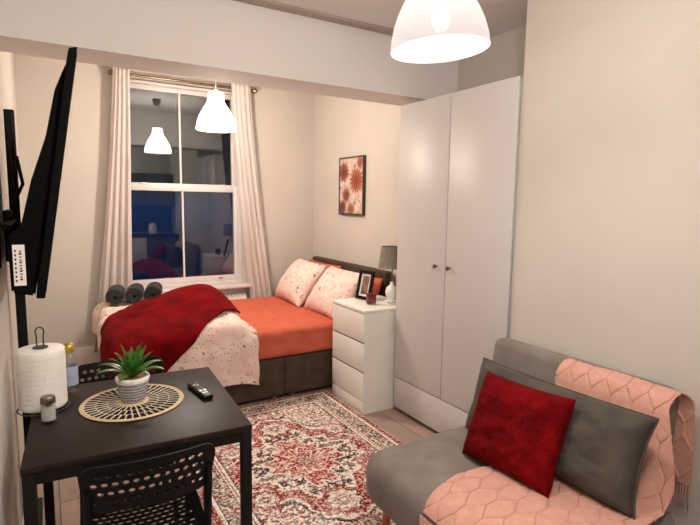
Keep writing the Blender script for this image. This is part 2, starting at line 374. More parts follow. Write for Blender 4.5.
# ---------------------------------------------------------------- curtains and rod
rod = thing('curtain_rod', 'bronze curtain rod with ball ends above the window', 'curtain rod', (1.225, 5.045, 2.655))
tube('rod', [(-.64, 0, 0), (.64, 0, 0)], .0125, M['bronze'], rod, 14)
tube('tension_wire', [(-.50, .05, -.025), (.45, .05, -.025)], .004, M['bronze'], rod, 6)
for s in (-1, 1):
    bm = bmesh.new(); add_lathe(bm, [(0, -.028), (.018, -.022), (.028, 0), (.018, .022), (0, .028)], (0, 0, 0), 18)
    bmesh.ops.transform(bm, matrix=Matrix.Translation((s * .66, 0, 0)) @ Matrix.Rotation(PI / 2, 4, 'Y'), verts=bm.verts[:])
    finish('finial', bm, M['bronze'], rod, True)
    tube('bracket', [(s * .625, 0, 0), (s * .625, .094, 0)], .008, M['bronze'], rod, 8)
def curtain(label, xt0, xt1, xb0, xb1, zb, ph, swag):
    nu, nv = 150, 60; U = np.linspace(0, 1, nu)[:, None] * np.ones((1, nv)); V = np.ones((nu, 1)) * np.linspace(0, 1, nv)[None, :]
    ztop = 2.70; cx = (xt0 + xt1) / 2
    e = V ** swag
    x0 = xt0 + (xb0 - xt0) * e; x1 = xt1 + (xb1 - xt1) * e
    folds = 4.2
    amp = .026 + .014 * V
    wv = np.sin(2 * PI * folds * U + ph + .5 * np.sin(3 * V + ph)) + .18 * np.sin(2 * PI * folds * 2.3 * U + 4 * V)
    X = x0 + (x1 - x0) * (U + .010 * np.sin(9 * U + 5 * V))
    Y = 5.045 - .036 + .004 * V + amp * wv * (.42 + .3 * V)
    Y = np.minimum(Y, YW - .03)
    Z = ztop - (ztop - zb) * V + .0 * U
    P = np.stack([X - cx, Y - 5.045, Z - ztop], -1)
    t = thing('curtain', label, 'curtain', (cx, 5.045, ztop), 0, 'curtains at the window')
    # top eyelet band follows the rod: the cloth is threaded on eyelets
    grid_mesh('fabric', P, M['curtain'], t, .004)
    for k in range(4):
        a = (k + .5) / 4
        bm = bmesh.new(); xx = xt0 + (xt1 - xt0) * a - cx
        n = 16; R_, r_ = .0205, .003
        ring = [[bm.verts.new((xx + r_ * math.sin(q) , (R_ + r_ * math.cos(q)) * math.cos(p), -.045 + (R_ + r_ * math.cos(q)) * math.sin(p))) for q in [2 * PI * j / 6 for j in range(6)]] for p in [2 * PI * i / n for i in range(n)]]
        for i in range(n):
            for j in range(6): bm.faces.new((ring[i][j], ring[(i + 1) % n][j], ring[(i + 1) % n][(j + 1) % 6], ring[i][(j + 1) % 6]))
        finish('eyelet', bm, M['bronze'], t, True)
    return t
curtain('long cream curtain on the left of the window, hanging almost straight down', .575, .712, .33, .655, .16, .3, 1.25)
curtain('long cream curtain on the right of the window, swept out to the right', 1.635, 1.825, 1.86, 2.12, .16, 1.1, 1.3)

# ---------------------------------------------------------------- pendant lamps
def pendant(label, rim, ceil, s, smat, tilt=0):
    t = thing('pendant_lamp', label, 'lamp', rim, 0, 'bell pendant lamps')
    prof = [(.160, 0), (.156, .035), (.146, .075), (.130, .115), (.108, .155), (.086, .190), (.070, .215), (.064, .235), (.062, .285), (.055, .297)]
    prof = [(r * s, z * s) for r, z in prof]; inner = [(r - .003, z) for r, z in prof[::-1]]
    so_ = lathe('lamp_shade', prof, smat, t, (0, 0, 0), 48, False, 0)
    so_.rotation_euler = Matrix.Rotation(math.radians(tilt), 3, Vector((-.514, -.857, 0))).to_euler()
    me = so_.data; n0 = me.polygons[0].normal; c0 = me.polygons[0].center
    if n0.x * c0.x + n0.y * c0.y < 0: me.flip_normals()
    lathe('socket', [(0, .2 * s), (.02, .2 * s), (.022, .30 * s), (.012, .325 * s), (0, .325 * s)], M['white'], t, (0, 0, 0), 16)
    lathe('bulb', [(0, .085), (.018, .09), (.03, .11), (.030, .13), (.018, .165), (.014, .2 * s), (0, .2 * s)], M['bulb'], t, (0, 0, -.03 + .0), 20)
    h = ceil - rim[2]
    tube('cord', [(0, 0, .32 * s), (0, 0, h - .06)], .003, M['white'], t, 8)
    lathe('ceiling_rose', [(0, h - .075), (.03, h - .075), (.05, h - .02), (.052, h), (0, h)], M['lampshade_grey'], t, (0, 0, 0), 24)
    return t
pendant('lit white bell pendant lamp hanging nearest, at the top of the picture', L1, ZC, 1.0, M['shade1'], 4)
pendant('lit white bell pendant lamp hanging in front of the window', L2, ZC2, .96, M['shade2'])

# ---------------------------------------------------------------- wardrobe
wd = thing('wardrobe', 'tall white two-door wardrobe built into the alcove beside the chest of drawers', 'wardrobe', (2.205, 1.925, 0))
def wb(name, x0, x1, y0, y1, z0, z1, mat='wardrobe', par=wd, bev=.002):
    return box(name, x0 - 2.205, x1 - 2.205, y0 - 1.925, y1 - 1.925, z0, z1, M[mat], par, bev)
wb('carcass', 2.205, 2.585, 1.935, 2.965, .03, 2.215)
wb('plinth', 2.24, 2.56, 1.94, 2.95, 0, .03, 'gap')
wb('end_panel', 2.215, 2.585, 1.920, 1.934, .03, 2.222)
wb('door_gap_shade', 2.2035, 2.2048, 1.936, 2.964, .04, 2.212, 'gap', bev=0)  # dark sheet behind the doors, painting the shade in their gap
for i, (y0, y1, ky) in enumerate(((1.926, 2.447, 2.405), (2.456, 2.970, 2.530))):
    d = wb('door', 2.187, 2.203, y0, y1, .270, 2.228)
    bm = bmesh.new(); add_lathe(bm, [(0, 0), (.006, 0), (.007, .014), (.014, .018), (.014, .026), (0, .028)], (0, 0, 0), 16)
    bmesh.ops.transform(bm, matrix=Matrix.Translation((2.187 - 2.205, ky - 1.925, 1.145)) @ Matrix.Rotation(-PI / 2, 4, 'Y'), verts=bm.verts[:])
    finish('knob', bm, M['steel'], d, True)
wb('lower_panel', 2.187, 2.203, 1.926, 2.970, .035, .262)

# ---------------------------------------------------------------- bedside chest
cx0, cy0 = 1.942, 3.005
ch = thing('chest_of_drawers', 'narrow white three-drawer chest between the bed and the wardrobe', 'chest of drawers', (cx0, cy0, 0))
def cb(name, x0, x1, y0, y1, z0, z1, mat='chest', par=ch, bev=.002): return box(name, x0, x1, y0, y1, z0, z1, M[mat], par, bev)
bm = bmesh.new()
add_box(bm, .0, .44, 0, .018, 0, .755, .001, 1); add_box(bm, .0, .44, .452, .47, 0, .755, .001, 1)
add_box(bm, .425, .44, .018, .452, 0, .755); add_box(bm, .02, .425, .018, .452, .02, .035)
finish('carcass', bm, M['chest'], ch, True)
cb('plinth', -.002, .02, .019, .451, .0, .096)
cb('drawer_gap_shade', -.0006, .0, .004, .466, .10, .752, 'gap', bev=0)  # thin dark sheet that colours in the shade between drawer fronts
for i in range(3):
    z0 = .098 + i * .220
    cb('drawer', -.004, .0, .003, .467, z0 + .004, z0 + .214, bev=.0015)
cb('top', -.006, .445, -.004, .474, .757, .780)

# table lamp on the chest, mostly behind the wardrobe edge
tl = thing('table_lamp', 'small unlit table lamp with grey shade standing on the white chest', 'lamp', (2.305, 3.19, .781))
lathe('base', [(0, 0), (.05, 0), (.052, .008), (.03, .02), (.045, .05), (.05, .08), (.04, .115), (.015, .135), (.012, .16), (0, .16)], M['white'], tl, seg=28)
tube('stem', [(0, 0, .16), (0, 0, .30)], .006, M['steel'], tl)
lathe('lamp_shade', [(.108, .27), (.088, .435), (.085, .435), (.105, .27)], M['lampshade_grey'], tl, seg=36, close=True)
# glass dish
gd = lathe('glass_dish', [(0, 0), (.022, 0), (.03, .012), (.038, .03), (.036, .03), (.026, .012), (0, .005)], M['jar'], None, (0, 0, 0), 28)
gd.location = (2.235, 3.085, .7815); tag(gd, 'tiny clear glass dish at the wardrobe end of the chest top', 'dish')
# candle
cd = thing('candle_jar', 'dark red candle in a clear glass jar on the chest', 'candle', (2.115, 3.19, .7815))
lathe('jar', [(0, 0), (.038, 0), (.040, .006), (.042, .10), (.0405, .10), (.0385, .008), (0, .008)], glass('thin_candle_glass', (.96, .94, .94, 1), .03), cd, seg=32)
lathe('wax', [(0, .009), (.0375, .009), (.0395, .080), (0, .080)], M['wax'], cd, seg=28)
tube('wick', [(0, 0, .08), (.001, 0, .092)], .0012, M['gap'], cd, 6)
# photo frame on the chest
pf = thing('photo_frame', 'black photo frame with white inner border leaning on the white chest', 'photo frame', (2.155, 3.37, .783))
mf = frame_m((0, 0, 0), (.28, -1, 0), (.25, 0, 1))
def pfb(name, rects, mat, par=pf):
    bm = bmesh.new()
    for r in rects: add_box(bm, *r)
    bmesh.ops.transform(bm, matrix=mf, verts=bm.verts[:]); return finish(name, bm, M[mat], par)
# local x across, y up, z towards -x world
pfb('frame', [(-.075, -.050, 0, .23, -.006, .012), (.050, .075, 0, .23, -.006, .012), (-.05, .05, 0, .025, -.006, .012), (-.05, .05, .205, .23, -.006, .012), (-.05, .05, .025, .205, -.006, .0)], 'black_plastic')
pfb('mat_border', [(-.05, -.036, .025, .205, 0, .004), (.036, .05, .025, .205, 0, .004), (-.036, .036, .025, .04, 0, .004), (-.036, .036, .19, .205, 0, .004)], 'white')
M['photo'] = mottled('photo_print', lin(60, 42, 34), lin(176, 138, 112), 28, .4)
pfb('photo', [(-.036, .036, .04, .19, 0, .002)], 'photo')
pfb('easel_leg', [(-.012, .012, .0, .15, -.05, -.046)], 'black_plastic')

# ---------------------------------------------------------------- picture on the alcove wall
pic = thing('framed_picture', 'flower print in a thin dark frame on the wall above the bed', 'picture', (WA - .002, 4.275, 1.43))
hw, hh = .228, .56
bm = bmesh.new()
for a in ((-hw, -hw + .014, 0, hh), (hw - .014, hw, 0, hh), (-hw + .014, hw - .014, 0, .014), (-hw + .014, hw - .014, hh - .014, hh)):
    add_box(bm, -.032, 0, a[0], a[1], a[2], a[3], .001, 1)
finish('frame', bm, M['gap'], pic, True)
nu, nv = 120, 140
Uy = np.linspace(-hw + .014, hw - .014, nu)[:, None] * np.ones((1, nv)); Uz = np.ones((nu, 1)) * np.linspace(.014, hh - .014, nv)[None, :]
col = np.ones((nu, nv, 4)); base = np.array(lin(216, 192, 176)[:3]); nz = ngrid(Uy, Uz, 14, 3, 3)
col[..., :3] = base * (1 + .35 * nz[..., None])
grey = np.array(lin(120, 110, 112)[:3]); kk = np.clip(ngrid(Uy, Uz, 22, 9, 2) * 2.4 - .4, 0, 1)[..., None]; col[..., :3] = col[..., :3] * (1 - .7 * kk) + grey * .7 * kk
for (fy, fz, R_, c1, c2, sd) in ((.14, .42, .115, (176, 70, 50), (96, 26, 20), 1), (-.10, .33, .145, (206, 96, 44), (120, 40, 20), 2), (.09, .19, .085, (182, 78, 46), (90, 28, 20), 3), (.16, .07, .09, (150, 60, 50), (80, 26, 24), 4), (-.16, .50, .07, (190, 110, 90), (140, 60, 50), 5), (0, .05, .08, (198, 120, 70), (140, 70, 30), 6)):
    dy, dz = Uy - fy, Uz - fz; r = np.hypot(dy, dz); th = np.arctan2(dz, dy)
    pet = R_ * (.72 + .28 * np.abs(np.cos(th * 8 + sd)))
    k = np.clip((pet - r) / (R_ * .25), 0, 1)[..., None] * .9
    t_ = np.clip(r / R_, 0, 1)[..., None]; a1, a2 = np.array(lin(*c1)[:3]), np.array(lin(*c2)[:3])
    streak = (.8 + .3 * np.cos(th * 24))[..., None]
    cc = (a1 * t_ + a2 * (1 - t_)) * streak
    col[..., :3] = col[..., :3] * (1 - k) + cc * k
P = np.stack([np.full(Uy.shape, -.022), Uy, Uz], -1)
cv = grid_mesh('canvas', P, M['art'], pic, colors=np.clip(col, 0, 1), thick=.008, offset=0)

# ---------------------------------------------------------------- bed
bed = thing('bed', 'double divan bed with brown-grey velvet base and low headboard', 'bed', (1.47, 4.265, 0))
BX0, BX1, BYa, BYb = .50, 2.49, 3.575, 4.935
def bb(name, x0, x1, y0, y1, z0, z1, mat, bev, par=bed, seg=4): return box(name, x0 - 1.47, x1 - 1.47, y0 - 4.265, y1 - 4.265, z0, z1, M[mat], par, bev, seg)
bb('base', BX0, 1.565, BYa, BYb, .03, .333, 'bed_velvet', .012)
bb('base', 1.569, BX1, BYa, BYb, .03, .333, 'bed_velvet', .012)
bb('headboard', 2.495, 2.575, 3.545, 4.955, .03, .962, 'bed_velvet', .022)
for x in (.62, 1.49, 1.64, 2.38):
    for y in (3.60, 4.9): lathe('castor', [(0, 0), (.018, 0), (.02, .01), (.02, .028), (0, .03)], M['plinth'], bed, (x - 1.47, y - 4.265, 0), 14)
# mattress with its sheet
bm = bmesh.new(); add_box(bm, BX0 - .005, BX1 - .006, BYa - .008, BYb, .336, .565, .045, 5)
bmesh.ops.subdivide_edges(bm, edges=[e for e in bm.edges if e.calc_length() > .12], cuts=40, use_grid_fill=True)
for v in bm.verts:
    n_ = fnoise(v.co.x * 5, v.co.z * 14, 2) * .006 + fnoise(v.co.x * 17, v.co.z * 9, 5) * .003
    if v.co.y < BYa + .02: v.co.y += n_ - .003 + .004 * math.sin(v.co.x * 26 + v.co.z * 30)
    v.co.z += .002 * fnoise(v.co.x * 6, v.co.y * 6, 8)
mt = finish('mattress', bm, M['orange'], None, True, 60)
mt.data.transform(Matrix.Translation((-1.47, -4.265, -.336))); mt.location = (1.47, 4.265, .336)
tag(mt, 'mattress covered by a burnt orange fitted sheet on the divan base', 'mattress')

# pillows
def pillow(name, label, cat, centre, xa, ya, W, H, T, mat, group=None, seed=0, wr=.006, pw=3.0, n=46, sub=None, sag=0.):
    u = np.linspace(-1, 1, n); U, V = np.meshgrid(u, u, indexing='ij')
    t = T / 2 * np.power(np.clip(1 - np.abs(U) ** pw, 0, 1), .55) * np.power(np.clip(1 - np.abs(V) ** pw, 0, 1), .55)
    pin = 1 - .055 * (1 - V ** 2) * 1.0; pin2 = 1 - .055 * (1 - U ** 2)
    X = U * W / 2 * pin; Y = V * H / 2 * pin2 - sag * (1 - V) * U ** 2
    N = ngrid(U * W, V * H, 7, seed, 3) * wr * 2
    N2 = ngrid(U * W, V * H, 7, seed + 9, 3) * wr * 2
    k = (1 - U ** 6) * (1 - V ** 6)
    top = np.stack([X, Y, t + N * k], -1); bot = np.stack([X, Y, -t + N2 * k], -1)
    bm = bmesh.new()
    A = [[bm.verts.new(top[i, j]) for j in range(n)] for i in range(n)]
    B = [[A[i][j] if i in (0, n - 1) or j in (0, n - 1) else bm.verts.new(bot[i, j]) for j in range(n)] for i in range(n)]
    for i in range(n - 1):
        for j in range(n - 1):
            bm.faces.new((A[i][j], A[i + 1][j], A[i + 1][j + 1], A[i][j + 1])); bm.faces.new((B[i][j + 1], B[i + 1][j + 1], B[i + 1][j], B[i][j]))
    o = finish(name, bm, mat, None, True, 0)
    o.matrix_world = frame_m(centre, xa, ya)
    return tag(o, label, cat, group)
UPP = (.52, 0, 1)
pillow('pillow', 'pink sprigged pillow at the head of the bed, on the window side', 'pillow', (2.165, 4.575, .758), (.06, 1, .0), (.60, 0, .80), .67, .48, .23, M['floral'], 'sprigged pillows', 1)
pillow('pillow', 'pink sprigged pillow at the head of the bed, next to the white chest', 'pillow', (2.195, 3.905, .752), (.0, 1, .0), (.60, 0, .80), .66, .48, .22, M['floral'], 'sprigged pillows', 4)
pillow('pillow', 'plain orange pillow against the headboard, its corner showing by the window-side pillow', 'pillow', (2.395, 4.60, .735), (.0, 1, 0), (.34, 0, 1), .70, .42, .12, M['orange'], 'orange pillows', 6)
pillow('pillow', 'plain orange pillow against the headboard, showing behind the photo frame', 'pillow', (2.395, 3.86, .718), (.0, 1, 0), (.34, 0, 1), .66, .40, .12, M['orange'], 'orange pillows', 8)

# duvet heaped on the foot half of the bed, hanging over the near side and the foot
DX0, DXR, DY = .345, 1.325, 3.53
def H(x, y):
    """height of the duvet top"""
    s = min(1, max(0, (DXR - x) / .25)); edge = 1 - (1 - s) ** 2.2
    left = min(1, max(0, (x - .36) / .72)); left = left * left * (3 - 2 * left)
    hump = math.exp(-((y - 4.12) / .42) ** 2)
    back = math.exp(-((y - 4.75) / .45) ** 2)
    near = min(1, max(0, (y - 3.50) / .22)); near = near ** .5
    z = .570 + .056 * edge * (.35 + .65 * near)
    z += hump * edge * (.004 + .198 * left)
    z += .012 * back * edge
    return z + .010 * edge * fnoise(x * 5, y * 5, 3.3) * near
def drop(a, lim, r):
    """fold an arc coordinate over an edge at lim (cloth continues below lim going down)"""
    if a >= lim: return a, 0.
    s = lim - a
    if s < r * PI / 2: th = s / r; return lim - r * math.sin(th), r * (1 - math.cos(th))
    return lim - r, r + (s - r * PI / 2)
def duvet_point(a, b, off=0., seed=0):
    x, dx = drop(a, DX0 + .09, .09); y, dy = drop(b, DY + .07, .07)
    z = H(max(x, DX0), max(y, 3.46)) - dx - dy
    wob = .016 * math.sin(a * 15 + 1.2) * min(1, dy / .1) + .012 * fnoise(a * 8, b * 3, 4) * min(1, dy / .08)
    y -= wob * .9 + .012 * min(1, dy / .15)
    x -= .016 * math.sin(b * 12) * min(1, dx / .1)
    if dx > 0 and dy > 0: k = min(dx, dy); x -= .12 * k; y -= .06 * k; z += .55 * k
    return Vector((x, y, z))
def drape(fn, A, B, off, wr=0., wseed=0, wscale=9):
    P = np.zeros((len(A[0]) if False else A.shape[0], A.shape[1], 3)); e = .004
    for i in range(A.shape[0]):
        for j in range(A.shape[1]):
            a, b = A[i, j], B[i, j]; p = fn(a, b); du = fn(a + e, b) - fn(a - e, b); dv = fn(a, b + e) - fn(a, b - e)
            n_ = du.cross(dv); n_ = n_.normalized() if n_.length > 1e-9 else Vector((0, 0, 1))
            o_ = off + wr * (noise.noise(Vector((a * wscale, b * wscale, wseed))) + .5 * noise.noise(Vector((a * wscale * 2.3, b * wscale * 2.3, wseed))))
            P[i, j] = p + n_ * o_
    return P
na, nb = 110, 150
a0 = DX0 - .20; blen0 = DY + .07 - (.07 * (PI / 2 - 1)) - .42
ua = np.linspace(0, 1, na)[:, None] * np.ones((1, nb)); ub = np.ones((na, 1)) * np.linspace(0, 1, nb)[None, :]
AA = a0 + (DXR - a0) * ua; BB = blen0 + (4.915 - blen0) * ub
BB = BB + .035 * np.sin(AA * 5 + .5) * (1 - ub) ** 2
P = drape(duvet_point, AA, BB, .003, .020, 7, 7)
P[..., 2] = np.where((P[..., 0] > .50) & (P[..., 1] > 3.6), np.maximum(P[..., 2], .573), P[..., 2])
P[..., 1] = np.where((P[..., 2] < .585) & (P[..., 1] > 3.40) & (P[..., 1] < 3.62), np.minimum(P[..., 1], 3.545), P[..., 1])
dv = grid_mesh('duvet', P, M['floral'], None, .0, offset=1)
md = dv.modifiers.new('thickness', 'SOLIDIFY'); md.thickness = .012; md.offset = 0
tag(dv, 'pale pink sprigged duvet heaped on the foot of the bed, hanging over its side', 'duvet')
# red blanket over it: boundary of its near edge as arc coordinate b(a)
def red_b(a):
    pts = [(.10, 2.90), (.45, 3.10), (.60, 3.27), (.78, 3.44), (.98, 3.60), (1.18, 3.74), (1.30, 3.86)]
    if a <= pts[0][0]: return pts[0][1]
    for (x0, y0), (x1, y1) in zip(pts, pts[1:]):
        if a <= x1: return y0 + (y1 - y0) * (a - x0) / (x1 - x0)
    return pts[-1][1]
na, nb = 130, 150
ra0, ra1 = a0 - .03, 1.27
RA = ra0 + (ra1 - ra0) * np.linspace(0, 1, na)[:, None] * np.ones((1, nb)); RB = np.zeros((na, nb))
for i in range(na):
    lo = red_b(RA[i, 0]); hi = 4.12 + .48 * min(1, max(0, (RA[i, 0] - .36) / .40)); RB[i] = lo + (hi - lo) * np.linspace(0, 1, nb)
P = drape(duvet_point, RA, RB, .030, .010, 3, 6)
rb = grid_mesh('blanket', P, M['red_fleece'], None, 0)
md = rb.modifiers.new('thickness', 'SOLIDIFY'); md.thickness = .014; md.offset = 0
tag(rb, 'deep red fleece blanket thrown over the pink duvet', 'blanket')

# rolled towels
def towel_roll():
    n = 90; turns = 3.6; L_ = .27; R0, R1 = .012, .070
    inner = []; t = thing('rolled_towel', 'charcoal grey rolled towel on the bed by the window, leftmost of the three', 'towel', (0, 0, 0), 0, 'rolled towels')
    th = np.linspace(0, turns * 2 * PI, n); r = R0 + (R1 - R0) * th / th[-1]
    ys = np.array([-L_ / 2 - .000, -L_ / 2 + .008, -L_ / 4, 0, L_ / 4, L_ / 2 - .008, L_ / 2])
    P = np.zeros((n, len(ys), 3))
    for j, y in enumerate(ys):
        wob = .002 * np.sin(th * 3 + y * 40)
        P[:, j, 0] = (r + wob) * np.cos(th); P[:, j, 1] = y; P[:, j, 2] = (r + wob) * np.sin(th) + R1 + .008
    grid_mesh('towel_cloth', P, M['towel'], t, .0125, offset=0)
    return t
tw = towel_roll()
tz = .652
tw.location = (.500, 4.735, tz); tw.rotation_euler = (0, 0, math.radians(-10))
dup(tw, (.657, 4.745, tz), math.radians(-12), 'charcoal grey rolled towel on the bed by the window, middle one of the three')
dup(tw, (.814, 4.755, tz), math.radians(-14), 'charcoal grey rolled towel on the bed by the window, rightmost of the three')

# ---------------------------------------------------------------- rug
RX0, RX1, RY0, RY1 = .63, 1.92, 1.66, 3.562
nx, ny = 330, 470
gx = np.linspace(RX0, RX1, nx); gy = np.linspace(RY0, RY1, ny); X, Y = np.meshgrid(gx, gy, indexing='ij')
rw, rl = RX1 - RX0, RY1 - RY0
sx = (X - (RX0 + RX1) / 2) / (rw / 2); sy = (Y - (RY0 + RY1) / 2) / (rl / 2)
px = X - (RX0 + RX1) / 2; py = Y - (RY0 + RY1) / 2
RED = np.array(lin(176, 52, 50)[:3]); DRED = np.array(lin(100, 24, 26)[:3]); CRM = np.array(lin(244, 234, 224)[:3]); CHA = np.array(lin(46, 40, 40)[:3]); BEI = np.array(lin(180, 152, 130)[:3]); PNK = np.array(lin(196, 112, 98)[:3])
col = np.ones((nx, ny, 4)); c = np.ones((nx, ny, 3)) * RED
def put(mask, colr, k=1.): 
    m_ = (mask * k)[..., None]; c[:] = c * (1 - m_) + colr * m_
ax, ay = np.abs(px), np.abs(py)
def band(v, lo, hi): return ((v >= lo) & (v < hi)).astype(float)
def motif(px_, py_, s, seed, thr=.0):
    """small symmetric curls: mirrored noise cells"""
    return (ngrid(np.abs(px_) * 1.0, np.abs(py_) * 1.0, s, seed, 2) > thr).astype(float)
wx = .030 * ngrid(X, Y, 11, 50, 2); wy = .030 * ngrid(X, Y, 11, 60, 2); ax = np.abs(px + wx); ay = np.abs(py + wy)
n1 = motif(px, py, 26, 1, .10); n2 = motif(px, py, 38, 5, .12); n3 = motif(px, py, 60, 11, .1); n4 = motif(px, py, 48, 17, .14)
# field: corners cream and red
put(n1, CRM, .6); put(n2, CHA, .5); put(n4, PNK, .6)
d_ = ay / .62 + ax / .46                      # big lozenge
lob = d_ + .07 * np.cos(np.arctan2(py, px) * 12) + .05 * ngrid(np.abs(px), np.abs(py), 20, 70, 1)
corner = (lob > 1.22).astype(float)
put(corner, CRM, .92); put(corner * n2, CHA, .65); put(corner * n4, RED, .75)
put(band(lob, 1.16, 1.22), CHA, .8); put(band(lob, 1.10, 1.16), CRM, .9)
inner = (lob < 1.10).astype(float); put(inner, RED, .85); put(inner * n2, CRM, .6); put(inner * n4, DRED, .8)
put(band(lob, .80, .86), CRM, .85); put(band(lob, .55, .80), CHA, .72); put(band(lob, .55, .80) * n1, CRM, .9)
put(band(lob, .50, .55), CRM, .85); put(band(lob, .0, .50), RED, .85); put(band(lob, 0, .5) * n2, CRM, .5); put(band(lob, .24, .30), CRM, .8); put(band(lob, .12, .24), PNK, .8)
put(band(lob, 0, .12), DRED, .9); put(band(lob, 0, .05), CRM, .9)
# pendants: round rosettes along the length and at the sides
def rosette(cx, cy, R_):
    r = np.hypot(px - cx, py - cy); th = np.arctan2(py - cy, px - cx); rr = r / R_ * (1 + .12 * np.cos(8 * th))
    put((rr < 1.25).astype(float), RED, .85); put(band(rr, .92, 1.02), CHA, .7); put((rr < .88).astype(float), CRM, .9); put((rr < .88).astype(float) * n3, CHA, .5)
    put((rr < .5).astype(float), PNK, .5); put((rr < .3).astype(float), CHA, .6); put((rr < .14).astype(float), CRM, .9)
for s in (-1, 1):
    rosette(0, s * .47, .10); rosette(s * .36, s * .28, .07); rosette(-s * .36, s * .28, .07); rosette(s * .0, s * .70, .05)
# borders
ax, ay = np.abs(px), np.abs(py)
e = np.minimum(rw / 2 - ax, rl / 2 - ay)
along = np.where(rw / 2 - ax < rl / 2 - ay, py, px)
bord = (e < .205).astype(float); put(bord, CRM, .92)
put(bord * band(e, .19, .205), DRED, .9); put(bord * band(e, .165, .178), RED, .7)
mid = bord * band(e, .06, .155); put(mid, BEI, .9); put(mid * (np.sin(along * 30) > .2), CHA, .45)
zz = np.abs(((along * 7.0) % 1) - .5) * 2; put(mid * (np.abs((e - .107) / .05 - (zz - .5) * 1.5) < .28), CHA, .85)
put(mid * n3, CHA, .45); put(mid * n1 * (zz > .6), RED, .75); put(mid * n4, CRM, .7)
put(bord * band(e, .152, .160), CHA, .8); put(bord * band(e, .055, .063), CHA, .8)
put(bord * band(e, .04, .055), CRM, .9); put(bord * band(e, .0, .038), RED, .95); put(bord * band(e, .0, .038) * n3, DRED, .6); put(bord * band(e, 0, .006), CRM, .6)
# age: distressed to cream with fine grain
wear = ngrid(X, Y, 9, 21, 3); rng = np.random.RandomState(3); grain = rng.rand(nx, ny)
fine = ngrid(X, Y, 75, 80, 2)
put((fine > .26).astype(float), CHA, .5); put((fine < -.22).astype(float), CRM, .6)
w_ = np.clip(.02 + .50 * wear + .35 * (grain - .5), 0, .7)[..., None]; c[:] = c * (1 - w_) + (CRM * .94) * w_
c *= (.72 + .5 * rng.rand(nx, ny))[..., None]
c[:] = 1.18 * np.power(np.clip(c, 0, 1), 1.38)
col[..., :3] = np.clip(c, 0, 1)
Z = .010 + .0012 * rng.rand(nx, ny) + .0015 * ngrid(X, Y, 3, 2, 1)
Pr = np.stack([px, py, Z - .0], -1)
rug = grid_mesh('rug', Pr, M['rug'], None, .008, colors=col); rug.location = ((RX0 + RX1) / 2, (RY0 + RY1) / 2, 0)
tag(rug, 'faded red and cream oriental rug with a medallion and patterned border', 'rug')

# ---------------------------------------------------------------- dining table
TZ = .745; TRZ = math.radians(-3.2)
tb = thing('dining_table', 'small black-brown square wooden dining table by the left wall', 'table', (.277, 2.068, 0), TRZ)
TWx, TWy = .356, .362
box('tabletop', -TWx, TWx, -TWy, TWy, TZ - .022, TZ, M['table'], tb, .0025)
bm = bmesh.new()
for s in (-1, 1):
    add_box(bm, -TWx + .037, TWx - .037, min(s * (TWy - .004), s * (TWy - .022)), max(s * (TWy - .004), s * (TWy - .022)), TZ - .060, TZ - .0225)
    add_box(bm, min(s * (TWx - .004), s * (TWx - .022)), max(s * (TWx - .004), s * (TWx - .022)), -TWy + .037, TWy - .037, TZ - .060, TZ - .0225)
M['table_leg'] = mottled('black_lacquer_wood', lin(12, 9, 9), lin(18, 14, 13), 12, .55, spec=.25)
finish('apron', bm, M['table_leg'], tb)
for a in (-1, 1):
    for b in (-1, 1):
        x0, x1 = sorted((a * (TWx - .002), a * (TWx - .038))); y0, y1 = sorted((b * (TWy - .002), b * (TWy - .038)))
        box('leg', x0, x1, y0, y1, 0, TZ - .0225, M['table_leg'], tb, .002)

# placemat: woven spiral with rays of loops
pm = thing('placemat', 'round woven straw placemat with black loops on the dining table', 'placemat', (.270, 2.112, TZ + .001))
def ring_tube(bm, R_, r_, z, seg=64, s2=6):
    ring = [[bm.verts.new(((R_ + r_ * math.cos(q)) * math.cos(p), (R_ + r_ * math.cos(q)) * math.sin(p), z + r_ * .6 * math.sin(q))) for q in [2 * PI * j / s2 for j in range(s2)]] for p in [2 * PI * i / seg for i in range(seg)]]
    for i in range(seg):
        for j in range(s2): bm.faces.new((ring[i][j], ring[(i + 1) % seg][j], ring[(i + 1) % seg][(j + 1) % s2], ring[i][(j + 1) % s2]))
bm = bmesh.new()
for k in range(7): ring_tube(bm, .006 + k * .008, .0048, .003)
finish('centre', bm, M['straw'], pm, True)
bm = bmesh.new()
for k in range(2): ring_tube(bm, .180 + k * .008, .0046, .003)
finish('rim', bm, M['straw'], pm, True)
bmk = bmesh.new(); bms = bmesh.new()
for rr, r2, nn in ((.058, .094, 26), (.094, .134, 34), (.134, .176, 42)):
    for i in range(nn):
        a = 2 * PI * i / nn; da = 2 * PI / nn * .36
        pts = [(rr * math.cos(a - da * .5), rr * math.sin(a - da * .5), .003), ((r2 - .006) * math.cos(a - da), (r2 - .006) * math.sin(a - da), .003), (r2 * math.cos(a), r2 * math.sin(a), .003), ((r2 - .006) * math.cos(a + da), (r2 - .006) * math.sin(a + da), .003), (rr * math.cos(a + da * .5), rr * math.sin(a + da * .5), .003)]
        add_tube(bmk, pts, .0017, 5)
        a += PI / nn
        add_tube(bms, [(rr * math.cos(a), rr * math.sin(a), .003), (r2 * math.cos(a), r2 * math.sin(a), .003)], .0032, 5)
    ring_tube(bms, r2, .0022, .003, 60, 5)
finish('black_loops', bmk, M['black_straw'], pm, True); finish('straw_ribs', bms, mottled('pale_straw', lin(222, 208, 186), None, 80, .8), pm, True)

